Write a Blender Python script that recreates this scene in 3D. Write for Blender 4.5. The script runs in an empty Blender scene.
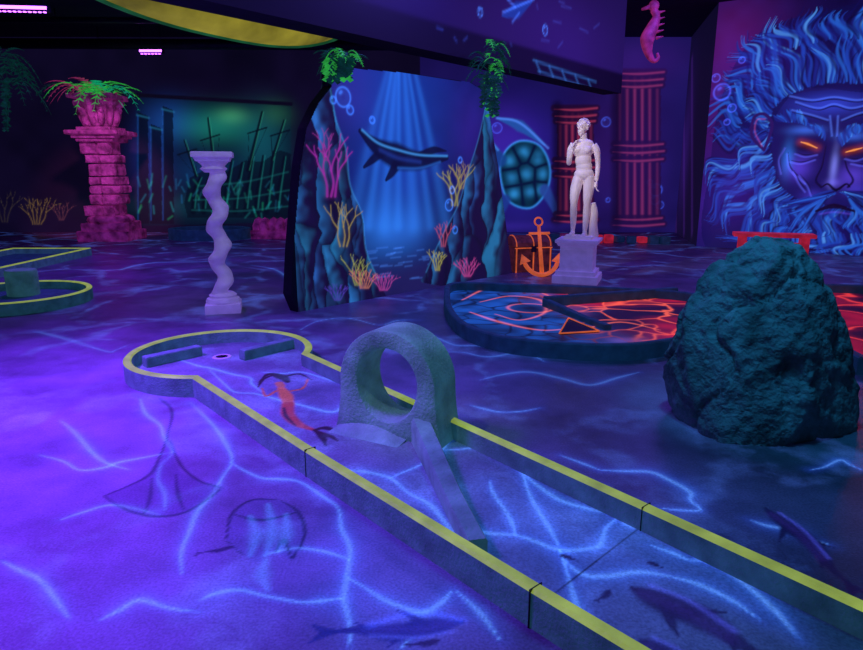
import bpy, bmesh, math, random
import numpy as np
from mathutils import Vector, Matrix, noise
random.seed(7); rng=np.random.default_rng(7)
scn=bpy.context.scene
scn.view_settings.view_transform='Standard'
scn.view_settings.look='None'
CZ=5.0   # ceiling height

# ---------------------------------------------------------------- helpers
def lin(c):
    c=np.array(c,dtype=float)/255.0
    return np.where(c<=0.04045,c/12.92,((c+0.055)/1.055)**2.4)
def L4(c): 
    l=lin(c); return (float(l[0]),float(l[1]),float(l[2]),1.0)

# projects image pixels through the camera onto a floor or wall plane, in metres
EYE=1.6; FL=650.0; SN=0.2284; CS=0.9736
def ray(x,y): return ((x-431.5), FL*CS+(325-y)*SN, -FL*SN+(325-y)*CS)
def fl(x,y,z=0.0):
    r=ray(x,y); t=(EYE-z)/(-r[2]); return (r[0]*t,r[1]*t)
class Wall:
    def __init__(s,p0,p1):
        s.p0=np.array(p0,float); s.p1=np.array(p1,float)
        s.len=float(np.linalg.norm(s.p1-s.p0)); s.d=(s.p1-s.p0)/s.len
    def __call__(s,x,y):
        r=ray(x,y); A=np.array([[r[0],-s.d[0]],[r[1],-s.d[1]]])
        t,u=np.linalg.solve(A,s.p0); return (float(u),float(EYE+r[2]*t))

def spline(pts,n=6,closed=False):
    P=np.array(pts,float)
    if len(P)<3: return P
    if closed: Q=np.vstack([P[-1],P,P[0],P[1]])
    else: Q=np.vstack([2*P[0]-P[1],P,2*P[-1]-P[-2]])
    out=[]
    for i in range(1,len(Q)-2):
        for k in range(n):
            t=k/n
            out.append(0.5*((2*Q[i])+(-Q[i-1]+Q[i+1])*t+(2*Q[i-1]-5*Q[i]+4*Q[i+1]-Q[i+2])*t*t+(-Q[i-1]+3*Q[i]-3*Q[i+1]+Q[i+2])*t**3))
    out.append(Q[-2]); return np.array(out)

def inpoly(u,v,poly):
    r=np.zeros(u.shape,bool); n=len(poly)
    for i in range(n):
        x1,y1=poly[i]; x2,y2=poly[(i+1)%n]
        if y1==y2: continue
        c=((y1>v)!=(y2>v))&(u<(x2-x1)*(v-y1)/(y2-y1)+x1); r^=c
    return r

class Canvas:
    """airbrush painting in metres on the vertices of a surface"""
    def __init__(s,u,v,bg,M=None):
        s.u=u; s.v=v; s.M=M
        s.c=np.tile(lin(bg),(len(u),1)) if bg is not None else np.zeros((len(u),3))
    def m(s,pts): return [s.M(*p) for p in pts] if s.M else pts
    def field(s,pts,w,reach,sm=True,closed=False):
        P=np.array(s.m(pts),float); k=6
        w=np.array(w,float)*np.ones(len(P)) if np.ndim(w)==0 else np.interp(np.linspace(0,1,len(P)),np.linspace(0,1,len(w)),w)
        if sm and len(P)>2:
            S=spline(P,k,closed)
            if closed: w=np.append(w,w[0])
            W=np.interp(np.linspace(0,1,len(S)),np.linspace(0,1,len(w)),w)
        else: S,W=P,w
        pad=W.max()*reach
        idx=np.nonzero((s.u>S[:,0].min()-pad)&(s.u<S[:,0].max()+pad)&(s.v>S[:,1].min()-pad)&(s.v<S[:,1].max()+pad))[0]
        if len(idx)==0: return idx,None
        uu=s.u[idx]; vv=s.v[idx]; best=np.full(len(idx),1e9)
        for i in range(len(S)-1):
            a=S[i]; d=S[i+1]-a; L=max(d@d,1e-9)
            t=np.clip(((uu-a[0])*d[0]+(vv-a[1])*d[1])/L,0,1)
            dist=np.hypot(uu-a[0]-t*d[0],vv-a[1]-t*d[1])/(W[i]+(W[i+1]-W[i])*t+1e-5)
            best=np.minimum(best,dist)
        return idx,best
    def stroke(s,pts,w,col,a=1.0,soft=.35,sm=True,closed=False):
        idx,r=s.field(pts,w,1.6,sm,closed)
        if r is None: return
        k=np.clip((1+soft-r)/(2*soft),0,1); k=(k*k*(3-2*k)*a)[:,None]
        s.c[idx]=s.c[idx]*(1-k)+lin(col)*k
    def glow(s,pts,w,col,a=1.0,sm=True,closed=False):
        idx,r=s.field(pts,w,3,sm,closed)
        if r is None: return
        s.c[idx]+=(np.exp(-r*r)*a)[:,None]*lin(col)
    def blob(s,x,y,ru,rv,col,a=1.0,add=True):
        cu,cv=s.M(x,y) if s.M else (x,y)
        k=(np.exp(-((s.u-cu)/ru)**2-((s.v-cv)/rv)**2)*a)[:,None]
        s.c=s.c+k*lin(col) if add else s.c*(1-k)+k*lin(col)
    def fill(s,pts,col,a=1.0,sm=False):
        P=np.array(s.m(pts),float)
        if sm: P=spline(P,5,True)
        k=inpoly(s.u,s.v,P); s.c[k]=s.c[k]*(1-a)+lin(col)*a
    def ring(s,x,y,r,w,col,a=1.0):
        cu,cv=s.M(x,y) if s.M else (x,y)
        d=np.abs(np.hypot(s.u-cu,s.v-cv)-r)/w
        s.c+=(np.exp(-d*d)*a)[:,None]*lin(col)

def vnoise(u,v,sc,seed=0):
    r=np.random.default_rng(seed); G=r.random((64,64))
    x=u*sc; y=v*sc; xi=np.floor(x).astype(int); yi=np.floor(y).astype(int)
    fx=x-xi; fy=y-yi; fx=fx*fx*(3-2*fx); fy=fy*fy*(3-2*fy)
    g=lambda a,b:G[a%64,b%64]
    return (g(xi,yi)*(1-fx)+g(xi+1,yi)*fx)*(1-fy)+(g(xi,yi+1)*(1-fx)+g(xi+1,yi+1)*fx)*fy

def grid_mesh(name,us,vs,to3,mask=None,mat=None):
    """us,vs 1-D arrays, returns obj,u,v flat arrays"""
    U,V=np.meshgrid(us,vs,indexing='ij'); nu,nv=len(us),len(vs)
    u=U.ravel(); v=V.ravel()
    i,j=np.meshgrid(np.arange(nu-1),np.arange(nv-1),indexing='ij')
    a=(i*nv+j).ravel(); q=np.stack([a,a+nv,a+nv+1,a+1],1)
    if mask is not None:
        m=mask(u,v); q=q[m[q].all(1)]
        used=np.zeros(len(u),bool); used[q.ravel()]=True
        re=np.cumsum(used)-1; q=re[q]; u=u[used]; v=v[used]
    co=to3(u,v).astype(np.float32)
    me=bpy.data.meshes.new(name); me.vertices.add(len(u)); me.vertices.foreach_set('co',co.ravel())
    me.loops.add(q.size); me.loops.foreach_set('vertex_index',q.ravel().astype(np.int32))
    me.polygons.add(len(q)); me.polygons.foreach_set('loop_start',(np.arange(len(q))*4).astype(np.int32))
    try: me.polygons.foreach_set('loop_total',np.full(len(q),4,np.int32))
    except Exception: pass
    me.update(calc_edges=True); me.validate()
    ob=bpy.data.objects.new(name,me); scn.collection.objects.link(ob)
    if mat: me.materials.append(mat)
    return ob,u,v
def put(ob,name,c):
    a=ob.data.color_attributes.new(name,'FLOAT_COLOR','POINT')
    d=np.ones((len(c),4),np.float32); d[:,:3]=np.clip(c,0,4); a.data.foreach_set('color',d.ravel())

# ---------------------------------------------------------------- materials
def newmat(name):
    m=bpy.data.materials.new(name); m.use_nodes=True; nt=m.node_tree
    try: m.cycles.emission_sampling='NONE'
    except Exception: pass
    return m,nt,nt.nodes['Principled BSDF']
def mat(name,col,rough=.6,em=None,es=0,var=.25,scale=6,bump=.15,metal=0,bscale=None,bdist=.02):
    m,nt,b=newmat(name); N=nt.nodes; K=nt.links
    tc=N.new('ShaderNodeTexCoord'); no=N.new('ShaderNodeTexNoise'); no.inputs['Scale'].default_value=scale; no.inputs['Detail'].default_value=6
    K.new(tc.outputs['Object'],no.inputs['Vector'])
    mr=N.new('ShaderNodeMapRange'); mr.inputs[1].default_value=.3; mr.inputs[2].default_value=.7; mr.inputs[3].default_value=1-var; mr.inputs[4].default_value=1+var
    K.new(no.outputs[0],mr.inputs[0])
    mx=N.new('ShaderNodeVectorMath'); mx.operation='SCALE'; mx.inputs[0].default_value=L4(col)[:3]; K.new(mr.outputs[0],mx.inputs['Scale'])
    K.new(mx.outputs[0],b.inputs['Base Color']); b.inputs['Roughness'].default_value=rough; b.inputs['Metallic'].default_value=metal
    if bump:
        n2=N.new('ShaderNodeTexNoise'); n2.inputs['Scale'].default_value=bscale or scale*5; n2.inputs['Detail'].default_value=8; K.new(tc.outputs['Object'],n2.inputs['Vector'])
        bp=N.new('ShaderNodeBump'); bp.inputs['Strength'].default_value=bump; bp.inputs['Distance'].default_value=bdist
        K.new(n2.outputs[0],bp.inputs['Height']); K.new(bp.outputs[0],b.inputs['Normal'])
    if em is not None:
        mx2=N.new('ShaderNodeVectorMath'); mx2.operation='SCALE'; mx2.inputs[0].default_value=L4(em)[:3]; K.new(mr.outputs[0],mx2.inputs['Scale'])
        K.new(mx2.outputs[0],b.inputs['Emission Color']); b.inputs['Emission Strength'].default_value=es
    return m
def paintmat(name,es=.8,alb=.5,rough=.7):
    m,nt,b=newmat(name); N=nt.nodes; K=nt.links
    at=N.new('ShaderNodeAttribute'); at.attribute_name='paint'
    s=N.new('ShaderNodeVectorMath'); s.operation='SCALE'; s.inputs['Scale'].default_value=alb
    ad=N.new('ShaderNodeVectorMath'); ad.operation='ADD'; ad.inputs[1].default_value=(.008,.008,.01)
    K.new(at.outputs['Color'],s.inputs[0]); K.new(s.outputs[0],ad.inputs[0]); K.new(ad.outputs[0],b.inputs['Base Color'])
    K.new(at.outputs['Color'],b.inputs['Emission Color']); b.inputs['Emission Strength'].default_value=es
    b.inputs['Roughness'].default_value=rough
    return m
def floormat(name,caust=.25,rough=.5):
    m,nt,b=newmat(name); N=nt.nodes; K=nt.links
    tc=N.new('ShaderNodeTexCoord')
    al=N.new('ShaderNodeAttribute'); al.attribute_name='alb'
    at=N.new('ShaderNodeAttribute'); at.attribute_name='paint'
    n=N.new('ShaderNodeTexNoise'); n.inputs['Scale'].default_value=1.6; n.inputs['Detail'].default_value=8; n.inputs['Roughness'].default_value=.65
    K.new(tc.outputs['Object'],n.inputs['Vector'])
    mr=N.new('ShaderNodeMapRange'); mr.inputs[1].default_value=.3; mr.inputs[2].default_value=.7; mr.inputs[3].default_value=.45; mr.inputs[4].default_value=1.4
    K.new(n.outputs[0],mr.inputs[0])
    s=N.new('ShaderNodeVectorMath'); s.operation='SCALE'; K.new(al.outputs['Color'],s.inputs[0]); K.new(mr.outputs[0],s.inputs['Scale'])
    n3=N.new('ShaderNodeTexNoise'); n3.inputs['Scale'].default_value=90; n3.inputs['Detail'].default_value=5; K.new(tc.outputs['Object'],n3.inputs['Vector'])
    mr3=N.new('ShaderNodeMapRange'); mr3.inputs[1].default_value=.3; mr3.inputs[2].default_value=.7; mr3.inputs[3].default_value=.72; mr3.inputs[4].default_value=1.28; K.new(n3.outputs[0],mr3.inputs[0])
    s3=N.new('ShaderNodeVectorMath'); s3.operation='SCALE'; K.new(s.outputs[0],s3.inputs[0]); K.new(mr3.outputs[0],s3.inputs['Scale'])
    K.new(s3.outputs[0],b.inputs['Base Color'])
    nd=N.new('ShaderNodeTexNoise'); nd.inputs['Scale'].default_value=1.1; nd.inputs['Detail'].default_value=3; K.new(tc.outputs['Object'],nd.inputs['Vector'])
    mxv=N.new('ShaderNodeVectorMath'); mxv.operation='MULTIPLY_ADD'; mxv.inputs[1].default_value=(1.3,1.3,0); K.new(nd.outputs['Color'],mxv.inputs[0]); K.new(tc.outputs['Object'],mxv.inputs[2])
    vo=N.new('ShaderNodeTexVoronoi'); vo.feature='DISTANCE_TO_EDGE'; vo.inputs['Scale'].default_value=.75; K.new(mxv.outputs[0],vo.inputs['Vector'])
    m1=N.new('ShaderNodeMapRange'); m1.interpolation_type='SMOOTHERSTEP'; m1.inputs[1].default_value=.09; m1.inputs[2].default_value=0; m1.inputs[3].default_value=0; m1.inputs[4].default_value=1; K.new(vo.outputs['Distance'],m1.inputs[0])
    m2=N.new('ShaderNodeMapRange'); m2.inputs[1].default_value=.42; m2.inputs[2].default_value=.7; m2.inputs[3].default_value=0; m2.inputs[4].default_value=caust; K.new(n.outputs[0],m2.inputs[0])
    mu=N.new('ShaderNodeMath'); mu.operation='MULTIPLY'; K.new(m1.outputs[0],mu.inputs[0]); K.new(m2.outputs[0],mu.inputs[1])
    s2=N.new('ShaderNodeVectorMath'); s2.operation='SCALE'; s2.inputs[0].default_value=(.07,.19,.9); K.new(mu.outputs[0],s2.inputs['Scale'])
    ad=N.new('ShaderNodeVectorMath'); ad.operation='ADD'; K.new(s2.outputs[0],ad.inputs[0]); K.new(at.outputs['Color'],ad.inputs[1])
    sp=N.new('ShaderNodeVectorMath'); sp.operation='SCALE'; K.new(ad.outputs[0],sp.inputs[0]); K.new(mr3.outputs[0],sp.inputs['Scale'])
    K.new(sp.outputs[0],b.inputs['Emission Color']); b.inputs['Emission Strength'].default_value=1
    b.inputs['Roughness'].default_value=rough
    bp=N.new('ShaderNodeBump'); bp.inputs['Strength'].default_value=.15; bp.inputs['Distance'].default_value=.01; K.new(n3.outputs[0],bp.inputs['Height']); K.new(bp.outputs[0],b.inputs['Normal'])
    return m

M_floor=floormat('painted_concrete_floor',.28,.40)
M_lane=floormat('painted_lane_floor',.36,.5)
M_mural=paintmat('uv_mural_paint',.80,.4)
M_dark=mat('dark_paint',(16,12,36),.8,bump=.05)
M_ceil=mat('black_ceiling',(26,18,52),.9,bump=.05)
M_curb=mat('curb_concrete',(105,128,132),.75,(20,56,66),.60,.3,9,.4,bscale=70)  # teal emission in the material stands in for light on the curb sides
M_lime=mat('lime_uv_edge',(105,125,45),.6,(142,162,66),.80,.25,7,.25,bscale=60)
M_loop=mat('loop_concrete',(120,140,140),.75,(32,70,78),.60,.35,6,.5,bscale=55)  # grey-teal emission brightens loop and post in place of lamp light
M_rock=mat('boulder_stone',(100,118,122),.85,(2,10,20),.5,.5,5,1.0,bscale=14,bdist=.06)
M_black=mat('black_void',(3,3,8),.6,bump=0)
M_white=mat('white_plaster',(205,198,215),.55,(130,105,200),.30,.1,10,.1)
M_statue=mat('marble_statue',(245,236,232),.5,(150,130,160),.22,.06,10,.05)
M_pink=mat('pink_brick',(130,80,125),.85,(150,40,125),.20,.8,5,.9,bscale=12,bdist=.05)  # magenta emission stands in for part of the pink light on the bricks
M_green=mat('uv_leaf_green',(50,150,60),.6,(50,180,70),.5,.5,9,0)
M_dleaf=mat('dark_leaf',(20,70,60),.6,(8,54,50),.45,.6,9,0)
M_tleaf=mat('uv_leaf_teal',(20,150,110),.6,(10,170,120),.5,.6,9,0)
M_pleaf=mat('uv_leaf_magenta',(150,50,110),.6,(150,40,95),.45,.5,9,0)
M_orange=mat('uv_orange',(220,110,50),.6,(225,100,50),.60,.3,8,.1)
M_brown=mat('chest_wood',(90,45,55),.7,(80,30,30),.35,.5,12,.2)
M_red=mat('uv_red',(150,30,50),.6,(190,34,60),.5,.4,6,.1)
M_teal=mat('teal_curb',(50,80,105),.7,(8,32,58),.5,.3,8,.2)
M_metal=mat('dark_metal',(35,30,60),.5,bump=0,metal=.4)

# ---------------------------------------------------------------- mesh builder
class B:
    def __init__(s): s.bm=bmesh.new(); s.mats=[]
    def mi(s,m):
        if m not in s.mats: s.mats.append(m)
        return s.mats.index(m)
    def add(s,V,F,m,smooth=False,T=None):
        i=s.mi(m); vs=[s.bm.verts.new(T@Vector(v) if T else v) for v in V]
        for f in F:
            try: fc=s.bm.faces.new([vs[k] for k in f]); fc.material_index=i; fc.smooth=smooth
            except ValueError: pass
        return vs
    def box(s,c,sz,m,rz=0,bev=.012,T=None,taper=1.0,jit=0):
        b2=bmesh.new(); bmesh.ops.create_cube(b2,size=1)
        for v in b2.verts:
            k=taper if v.co.z>0 else 1
            v.co=Vector((v.co.x*sz[0]*k,v.co.y*sz[1]*k,v.co.z*sz[2]))
        if bev: bmesh.ops.bevel(b2,geom=b2.edges[:],offset=min(bev,min(sz)*.3),segments=2,affect='EDGES',profile=.6)
        R=Matrix.Translation(c)@Matrix.Rotation(rz,4,'Z')
        if T: R=T@R
        b2.verts.ensure_lookup_table()
        V=[R@(v.co+Vector([random.uniform(-jit,jit) for _ in range(3)]) if jit else v.co) for v in b2.verts]
        F=[[v.index for v in f.verts] for f in b2.faces]; b2.free(); s.add(V,F,m)
    def tube(s,pts,rad,m,n=10,T=None,cap=True,flat=None,smooth=True,sub=0):
        P=np.array(pts,float); R=np.array(rad,float)*np.ones(len(P)) if np.ndim(rad)==0 else np.array(rad,float)
        if sub:
            S=spline(P,sub); R=np.interp(np.linspace(0,1,len(S)),np.linspace(0,1,len(R)),R); P=S
        V=[];F=[]; up=Vector((0,0,1)); prev=None
        for i,p in enumerate(P):
            d=Vector(P[min(i+1,len(P)-1)]-P[max(i-1,0)]).normalized()
            if prev is None:
                a=d.cross(up); 
                if a.length<.1: a=d.cross(Vector((1,0,0)))
                a.normalize()
            else: a=(prev-d*prev.dot(d)).normalized()
            prev=a; b=d.cross(a)
            for k in range(n):
                t=2*math.pi*k/n; V.append(Vector(p)+(a*math.cos(t)+b*math.sin(t)*(flat or 1))*R[i])
        for i in range(len(P)-1):
            for k in range(n): F.append([i*n+k,i*n+(k+1)%n,(i+1)*n+(k+1)%n,(i+1)*n+k])
        if cap: F.append(list(range(n))[::-1]); F.append([(len(P)-1)*n+k for k in range(n)])
        s.add(V,F,m,smooth,T)
    def lathe(s,prof,m,n=32,T=None,smooth=True,off=None,sx=1,sy=1):
        V=[];F=[]
        for i,(r,z) in enumerate(prof):
            o=off(z) if off else (0,0)
            for k in range(n):
                t=2*math.pi*k/n; V.append((o[0]+sx*r*math.cos(t),o[1]+sy*r*math.sin(t),z))
        for i in range(len(prof)-1):
            for k in range(n): F.append([i*n+k,i*n+(k+1)%n,(i+1)*n+(k+1)%n,(i+1)*n+k])
        F.append(list(range(n))[::-1]); F.append([(len(prof)-1)*n+k for k in range(n)])
        s.add(V,F,m,smooth,T)
    def ell(s,c,r,m,T=None,rot=None,n=16):
        V=[];F=[];h=n//2
        R=Matrix.Translation(c)@(rot.to_4x4() if rot else Matrix.Identity(4))
        if T: R=T@R
        for i in range(h+1):
            ph=math.pi*(i+.02*(i==0)-.02*(i==h))/h
            for k in range(n):
                t=2*math.pi*k/n; V.append(R@Vector((r[0]*math.sin(ph)*math.cos(t),r[1]*math.sin(ph)*math.sin(t),-r[2]*math.cos(ph))))
        for i in range(h):
            for k in range(n): F.append([i*n+k,i*n+(k+1)%n,(i+1)*n+(k+1)%n,(i+1)*n+k])
        F.append(list(range(n))[::-1]); F.append([h*n+k for k in range(n)])
        s.add(V,F,m,True)
    def curb(s,path,w,h,side,top,closed=True,z0=0,bev=.012):
        P=[Vector(p[:2]) for p in path]; n=len(P)
        def nrm(a,b): d=(b-a).normalized(); return Vector((d.y,-d.x))   # right of travel = inside
        O=[]
        for i in range(n):
            if closed or 0<i<n-1:
                a=nrm(P[i-1],P[i]); b=nrm(P[i],P[(i+1)%n]); v=(a+b).normalized(); v=v/max(.4,v.dot(a))
            elif i==0: v=nrm(P[0],P[1])
            else: v=nrm(P[-2],P[-1])
            O.append(v)
        sec=[(0,z0),(0,h-bev),(bev,h),(w-bev,h),(w,h-bev),(w,z0)]
        V=[(P[i].x+O[i].x*o,P[i].y+O[i].y*o,z) for i in range(n) for o,z in sec]
        Ft=[];Fs=[];m=len(sec)
        for i in range(n if closed else n-1):
            j=(i+1)%n
            for k in range(m-1):
                (Ft if k in(1,2,3) else Fs).append([i*m+k,i*m+k+1,j*m+k+1,j*m+k])
        if not closed: Fs.append([k for k in range(m)]); Fs.append([(n-1)*m+k for k in range(m)][::-1])
        i1=s.mi(side); i2=s.mi(top); vs=[s.bm.verts.new(v) for v in V]
        for FF,ii in((Ft,i2),(Fs,i1)):
            for f in FF:
                fc=s.bm.faces.new([vs[k] for k in f]); fc.material_index=ii
    def obj(s,name,loc=(0,0,0),rz=0,parent=None,sc=1,sharp=None):
        bmesh.ops.recalc_face_normals(s.bm,faces=s.bm.faces[:])
        me=bpy.data.meshes.new(name); s.bm.to_mesh(me); s.bm.free()
        for m in s.mats: me.materials.append(m)
        if sharp:
            try: me.set_sharp_from_angle(angle=math.radians(sharp))
            except Exception: pass
        o=bpy.data.objects.new(name,me); scn.collection.objects.link(o)
        o.location=loc; o.rotation_euler=(0,0,rz); o.scale=(sc,)*3
        if parent: o.parent=parent
        return o
def empty(name,loc=(0,0,0)):
    e=bpy.data.objects.new(name,None); e.location=loc; scn.collection.objects.link(e); return e

# ---------------------------------------------------------------- FLOOR
us=np.concatenate([np.arange(-12,-3.2,.05),np.arange(-3.2,3.4,.0125),np.arange(3.4,9.7,.05),[9.7]])
vs=np.concatenate([np.arange(-3,1.2,.12),np.arange(1.2,3.6,.010),np.arange(3.6,6.5,.018),np.arange(6.5,18.05,.045)])
floor,fu,fv=grid_mesh('floor',us,vs,lambda u,v:np.stack([u,v,0*u],1),None,M_floor)
FM=lambda x,y:fl(x,y,0)
def wigs(p,amp=6):
    out=[p[0]]
    for a,b in zip(p[:-1],p[1:]):
        out.append(((a[0]+b[0])/2+random.uniform(-amp,amp),(a[1]+b[1])/2+random.uniform(-amp*.5,amp*.5))); out.append(b)
    return out
def bolt(C,p,w=.010,a=1.0,amp=5):
    q=wigs(p,amp); n=len(q)
    ws=np.array([random.uniform(.35,1.25) for _ in range(n)]); ws[0]=ws[-1]=.15
    C.glow(q,w*9*np.maximum(ws,.5),(36,70,205),.24*a); C.glow(q,w*3.6*ws,(50,110,240),.34*a); C.glow(q,w*1.2*ws,(110,175,250),.42*a)
def fish(E,A,p0,p1,w,col=(28,16,60),em=(8,10,50),fin=True,k=.12):
    p0=np.array(p0); p1=np.array(p1); d=p1-p0; L=np.hypot(*d); n=np.array([-d[1],d[0]])/L; d=d/L
    body=[p0,p0+d*L*.2+n*L*.02,p0+d*L*.5+n*L*k*.5,p0+d*L*.8,p1]
    Ws=[.15*w,w*.9,w,w*.4,.12*w]
    for C,c,a in((E,em,1),(A,col,.9)):
        M=C.M; C.M=None
        C.stroke(body,Ws,c,a,.4)
        C.stroke([p1-d*L*.04,p1+d*L*.06+n*L*.03,p1+d*L*.15+n*L*.11],[.25*w,.35*w,.04*w],c,a,.4); C.stroke([p1-d*L*.04,p1+d*L*.06-n*L*.03,p1+d*L*.15-n*L*.11],[.25*w,.35*w,.04*w],c,a,.4)
        if fin:
            C.stroke([p0+d*L*.38,p0+d*L*.46+n*(w*.8),p0+d*L*.58+n*(w*1.0+L*.10)],[.5*w,.35*w,.04*w],c,a,.4)
            C.stroke([p0+d*L*.28,p0+d*L*.36-n*(w*.8),p0+d*L*.48-n*(w*1.0+L*.09)],[.45*w,.3*w,.04*w],c,a,.4)
            C.stroke([p0+d*L*.72,p0+d*L*.82-n*(w*.9)],[.3*w,.04*w],c,a,.4)
        C.M=M
    if fin:
        M=E.M; E.M=None; E.glow([p0+n*w*.9+d*L*.08,p0+d*L*.35+n*(w*1.05+L*.02),p0+d*L*.7+n*w*.7],w*.2,(70,80,225),.4); E.glow([p0+d*L*.1,p0+d*L*.4+n*L*.04,p0+d*L*.7],w*.5,(40,26,110),.3); E.M=M
E=Canvas(fu,fv,None,FM); A=Canvas(fu,fv,(118,110,132),FM)
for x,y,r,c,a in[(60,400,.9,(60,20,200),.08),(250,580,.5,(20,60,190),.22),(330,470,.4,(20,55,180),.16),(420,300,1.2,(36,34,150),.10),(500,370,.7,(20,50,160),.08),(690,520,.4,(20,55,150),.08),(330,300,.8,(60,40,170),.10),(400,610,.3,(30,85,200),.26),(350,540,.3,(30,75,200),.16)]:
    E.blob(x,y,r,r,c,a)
for p in [[(190,402),(213,425),(232,460),(214,492),(190,530),(182,575)],[(140,398),(160,425),(172,452),(158,480),(165,510)],
          [(230,462),(262,478),(300,482),(338,508),(350,548),(344,598),(350,650)],[(344,575),(385,600),(425,612),(452,590)],
          [(344,598),(300,602),(240,590),(200,600)],[(172,452),(120,462),(80,470),(40,455)],[(60,520),(110,505),(160,515)],
          [(30,330),(70,340),(110,352),(128,345)],[(300,330),(340,318),(380,325),(420,320)],[(420,330),(455,345),(500,348),(520,340)],
          [(440,352),(480,356),(520,352),(545,362)],[(480,380),(530,372),(590,385),(640,372)],[(600,470),(650,472),(690,492),(700,510),(660,508)],
          [(750,520),(790,530),(830,545)],[(560,455),(600,470)],[(250,265),(280,272),(300,290)],[(120,270),(170,262),(230,258)],[(60,420),(90,450),(130,470)],
          [(350,560),(300,548),(262,556)],[(400,650),(420,615)],[(810,470),(840,460),(862,470)],[(455,590),(500,640)],[(470,405),(500,412),(540,408)],[(0,560),(40,580),(70,620)],[(100,620),(140,600),(200,612)]]:
    bolt(E,p,.0095,.72 if p[0][1]>380 else .40)
# jellyfish-bell painting (dark irregular outline, blue centre)
sh=[(244,556),(226,540),(232,514),(252,500),(280,500),(298,512),(305,534),(292,560),(276,550),(262,562)]
E.fill(sh,(10,30,100),.25,True); A.fill(sh,(90,90,124),.4,True)
for q in([(226,540),(232,514),(252,500),(280,500)],[(280,500),(298,512),(305,534),(292,560)],[(292,560),(284,540),(276,552)],[(244,556),(226,540)],[(232,514),(262,520),(298,512)]):
    A.stroke(q,[.003,.012,.003],(18,10,46),.85,.7); E.stroke(q,[.003,.008,.003],(6,6,40),.6,.7)
for q in([(268,504),(272,530),(266,556)],[(250,516),(256,534),(250,556)],[(286,514),(286,535),(278,552)],[(266,560),(262,575),(268,590)]): E.glow(q,[.012,.035,.01],(60,130,245),.36)
# sea-ray painting at left
ray_=[(168,436),(160,456),(150,474),(128,486),(104,496),(122,508),(150,516),(180,514),(204,502),(222,488),(198,480),(178,468)]
A.fill(ray_,(66,42,96),.55,True); E.fill(ray_,(10,10,70),.4,True)
for q in([(168,436),(160,456),(150,474),(128,486),(104,496)],[(170,440),(180,464),(198,480),(222,488)],[(104,496),(122,508),(150,516),(180,514),(204,502),(222,488)],[(152,478),(150,498),(144,514)],[(176,474),(178,494),(184,510)],[(166,440),(172,412),(160,398)]):
    A.stroke(q,[.004,.012,.004],(20,8,46),.9,.6)
fish(E,A,fl(630,590),fl(770,655),.07); fish(E,A,fl(765,508),fl(850,585),.05)
fish(E,A,fl(462,622),fl(330,632),.05,(24,24,70),(12,26,120)); E.glow([(462,620),(420,612),(370,625)],.02,(50,80,255),.4)
for a,b in[((235,546),(200,553)),((615,620),(590,600)),((640,562),(662,568)),((440,640),(410,645))]: fish(E,A,fl(*a),fl(*b),.016,fin=False)
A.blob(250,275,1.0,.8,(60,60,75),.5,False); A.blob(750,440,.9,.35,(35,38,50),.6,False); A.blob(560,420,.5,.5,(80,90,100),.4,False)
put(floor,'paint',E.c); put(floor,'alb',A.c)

# ---------------------------------------------------------------- WALLS
def wall(name,p0,p1,z1,res,paint=None,mask=None,z0=0,mt=None,off=0):
    W=Wall(p0,p1); n=np.array([W.d[1],-W.d[0]])*off
    us=np.linspace(0,W.len,max(2,int(W.len/res)+1)); vs=np.linspace(z0,z1,max(2,int((z1-z0)/res)+1))
    ob,u,v=grid_mesh(name,us,vs,lambda u,v:np.stack([W.p0[0]+W.d[0]*u+n[0],W.p0[1]+W.d[1]*u+n[1],v],1),mask(W) if mask else None,mt or (M_mural if paint else M_dark))
    if paint:
        C=Canvas(u,v,(0,0,0),W); paint(C,W); put(ob,'paint',C.c)
    return ob

def coral(C,x,y,h,col,w=.03,n=5,spread=.5,a=1):
    def br(p,ang,l,w,d):
        q=(p[0]+math.sin(ang)*l,p[1]-math.cos(ang)*l); mid=((p[0]+q[0])/2+random.uniform(-.1,.1)*l,(p[1]+q[1])/2)
        C.glow([p,mid,q],w*2.0,col,.15*a); C.stroke([p,mid,q],[w,w*.7],col,.85*a,.5)
        if d>0:
            for k in range(2): br(q,ang+random.uniform(.1,.5)*(1 if k else -1),l*random.uniform(.6,.85),w*.7,d-1)
    for i in range(n): br((x+(i-n/2)*h*.06,y),(i-(n-1)/2)/max(1,n)*spread*2,h*random.uniform(.3,.42),w,2)
def bubble(C,x,y,r,col=(70,130,255),a=.8):
    C.ring(x,y,r,max(.012,r*.12),col,a); C.ring(x,y,r*.55,r*.5,col,a*.12); cu,cv=C.M(x,y); M=C.M; C.M=None; C.glow([(cu-r*.4,cv+r*.4),(cu-r*.25,cv+r*.5)],r*.2,col,a); C.M=M

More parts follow.
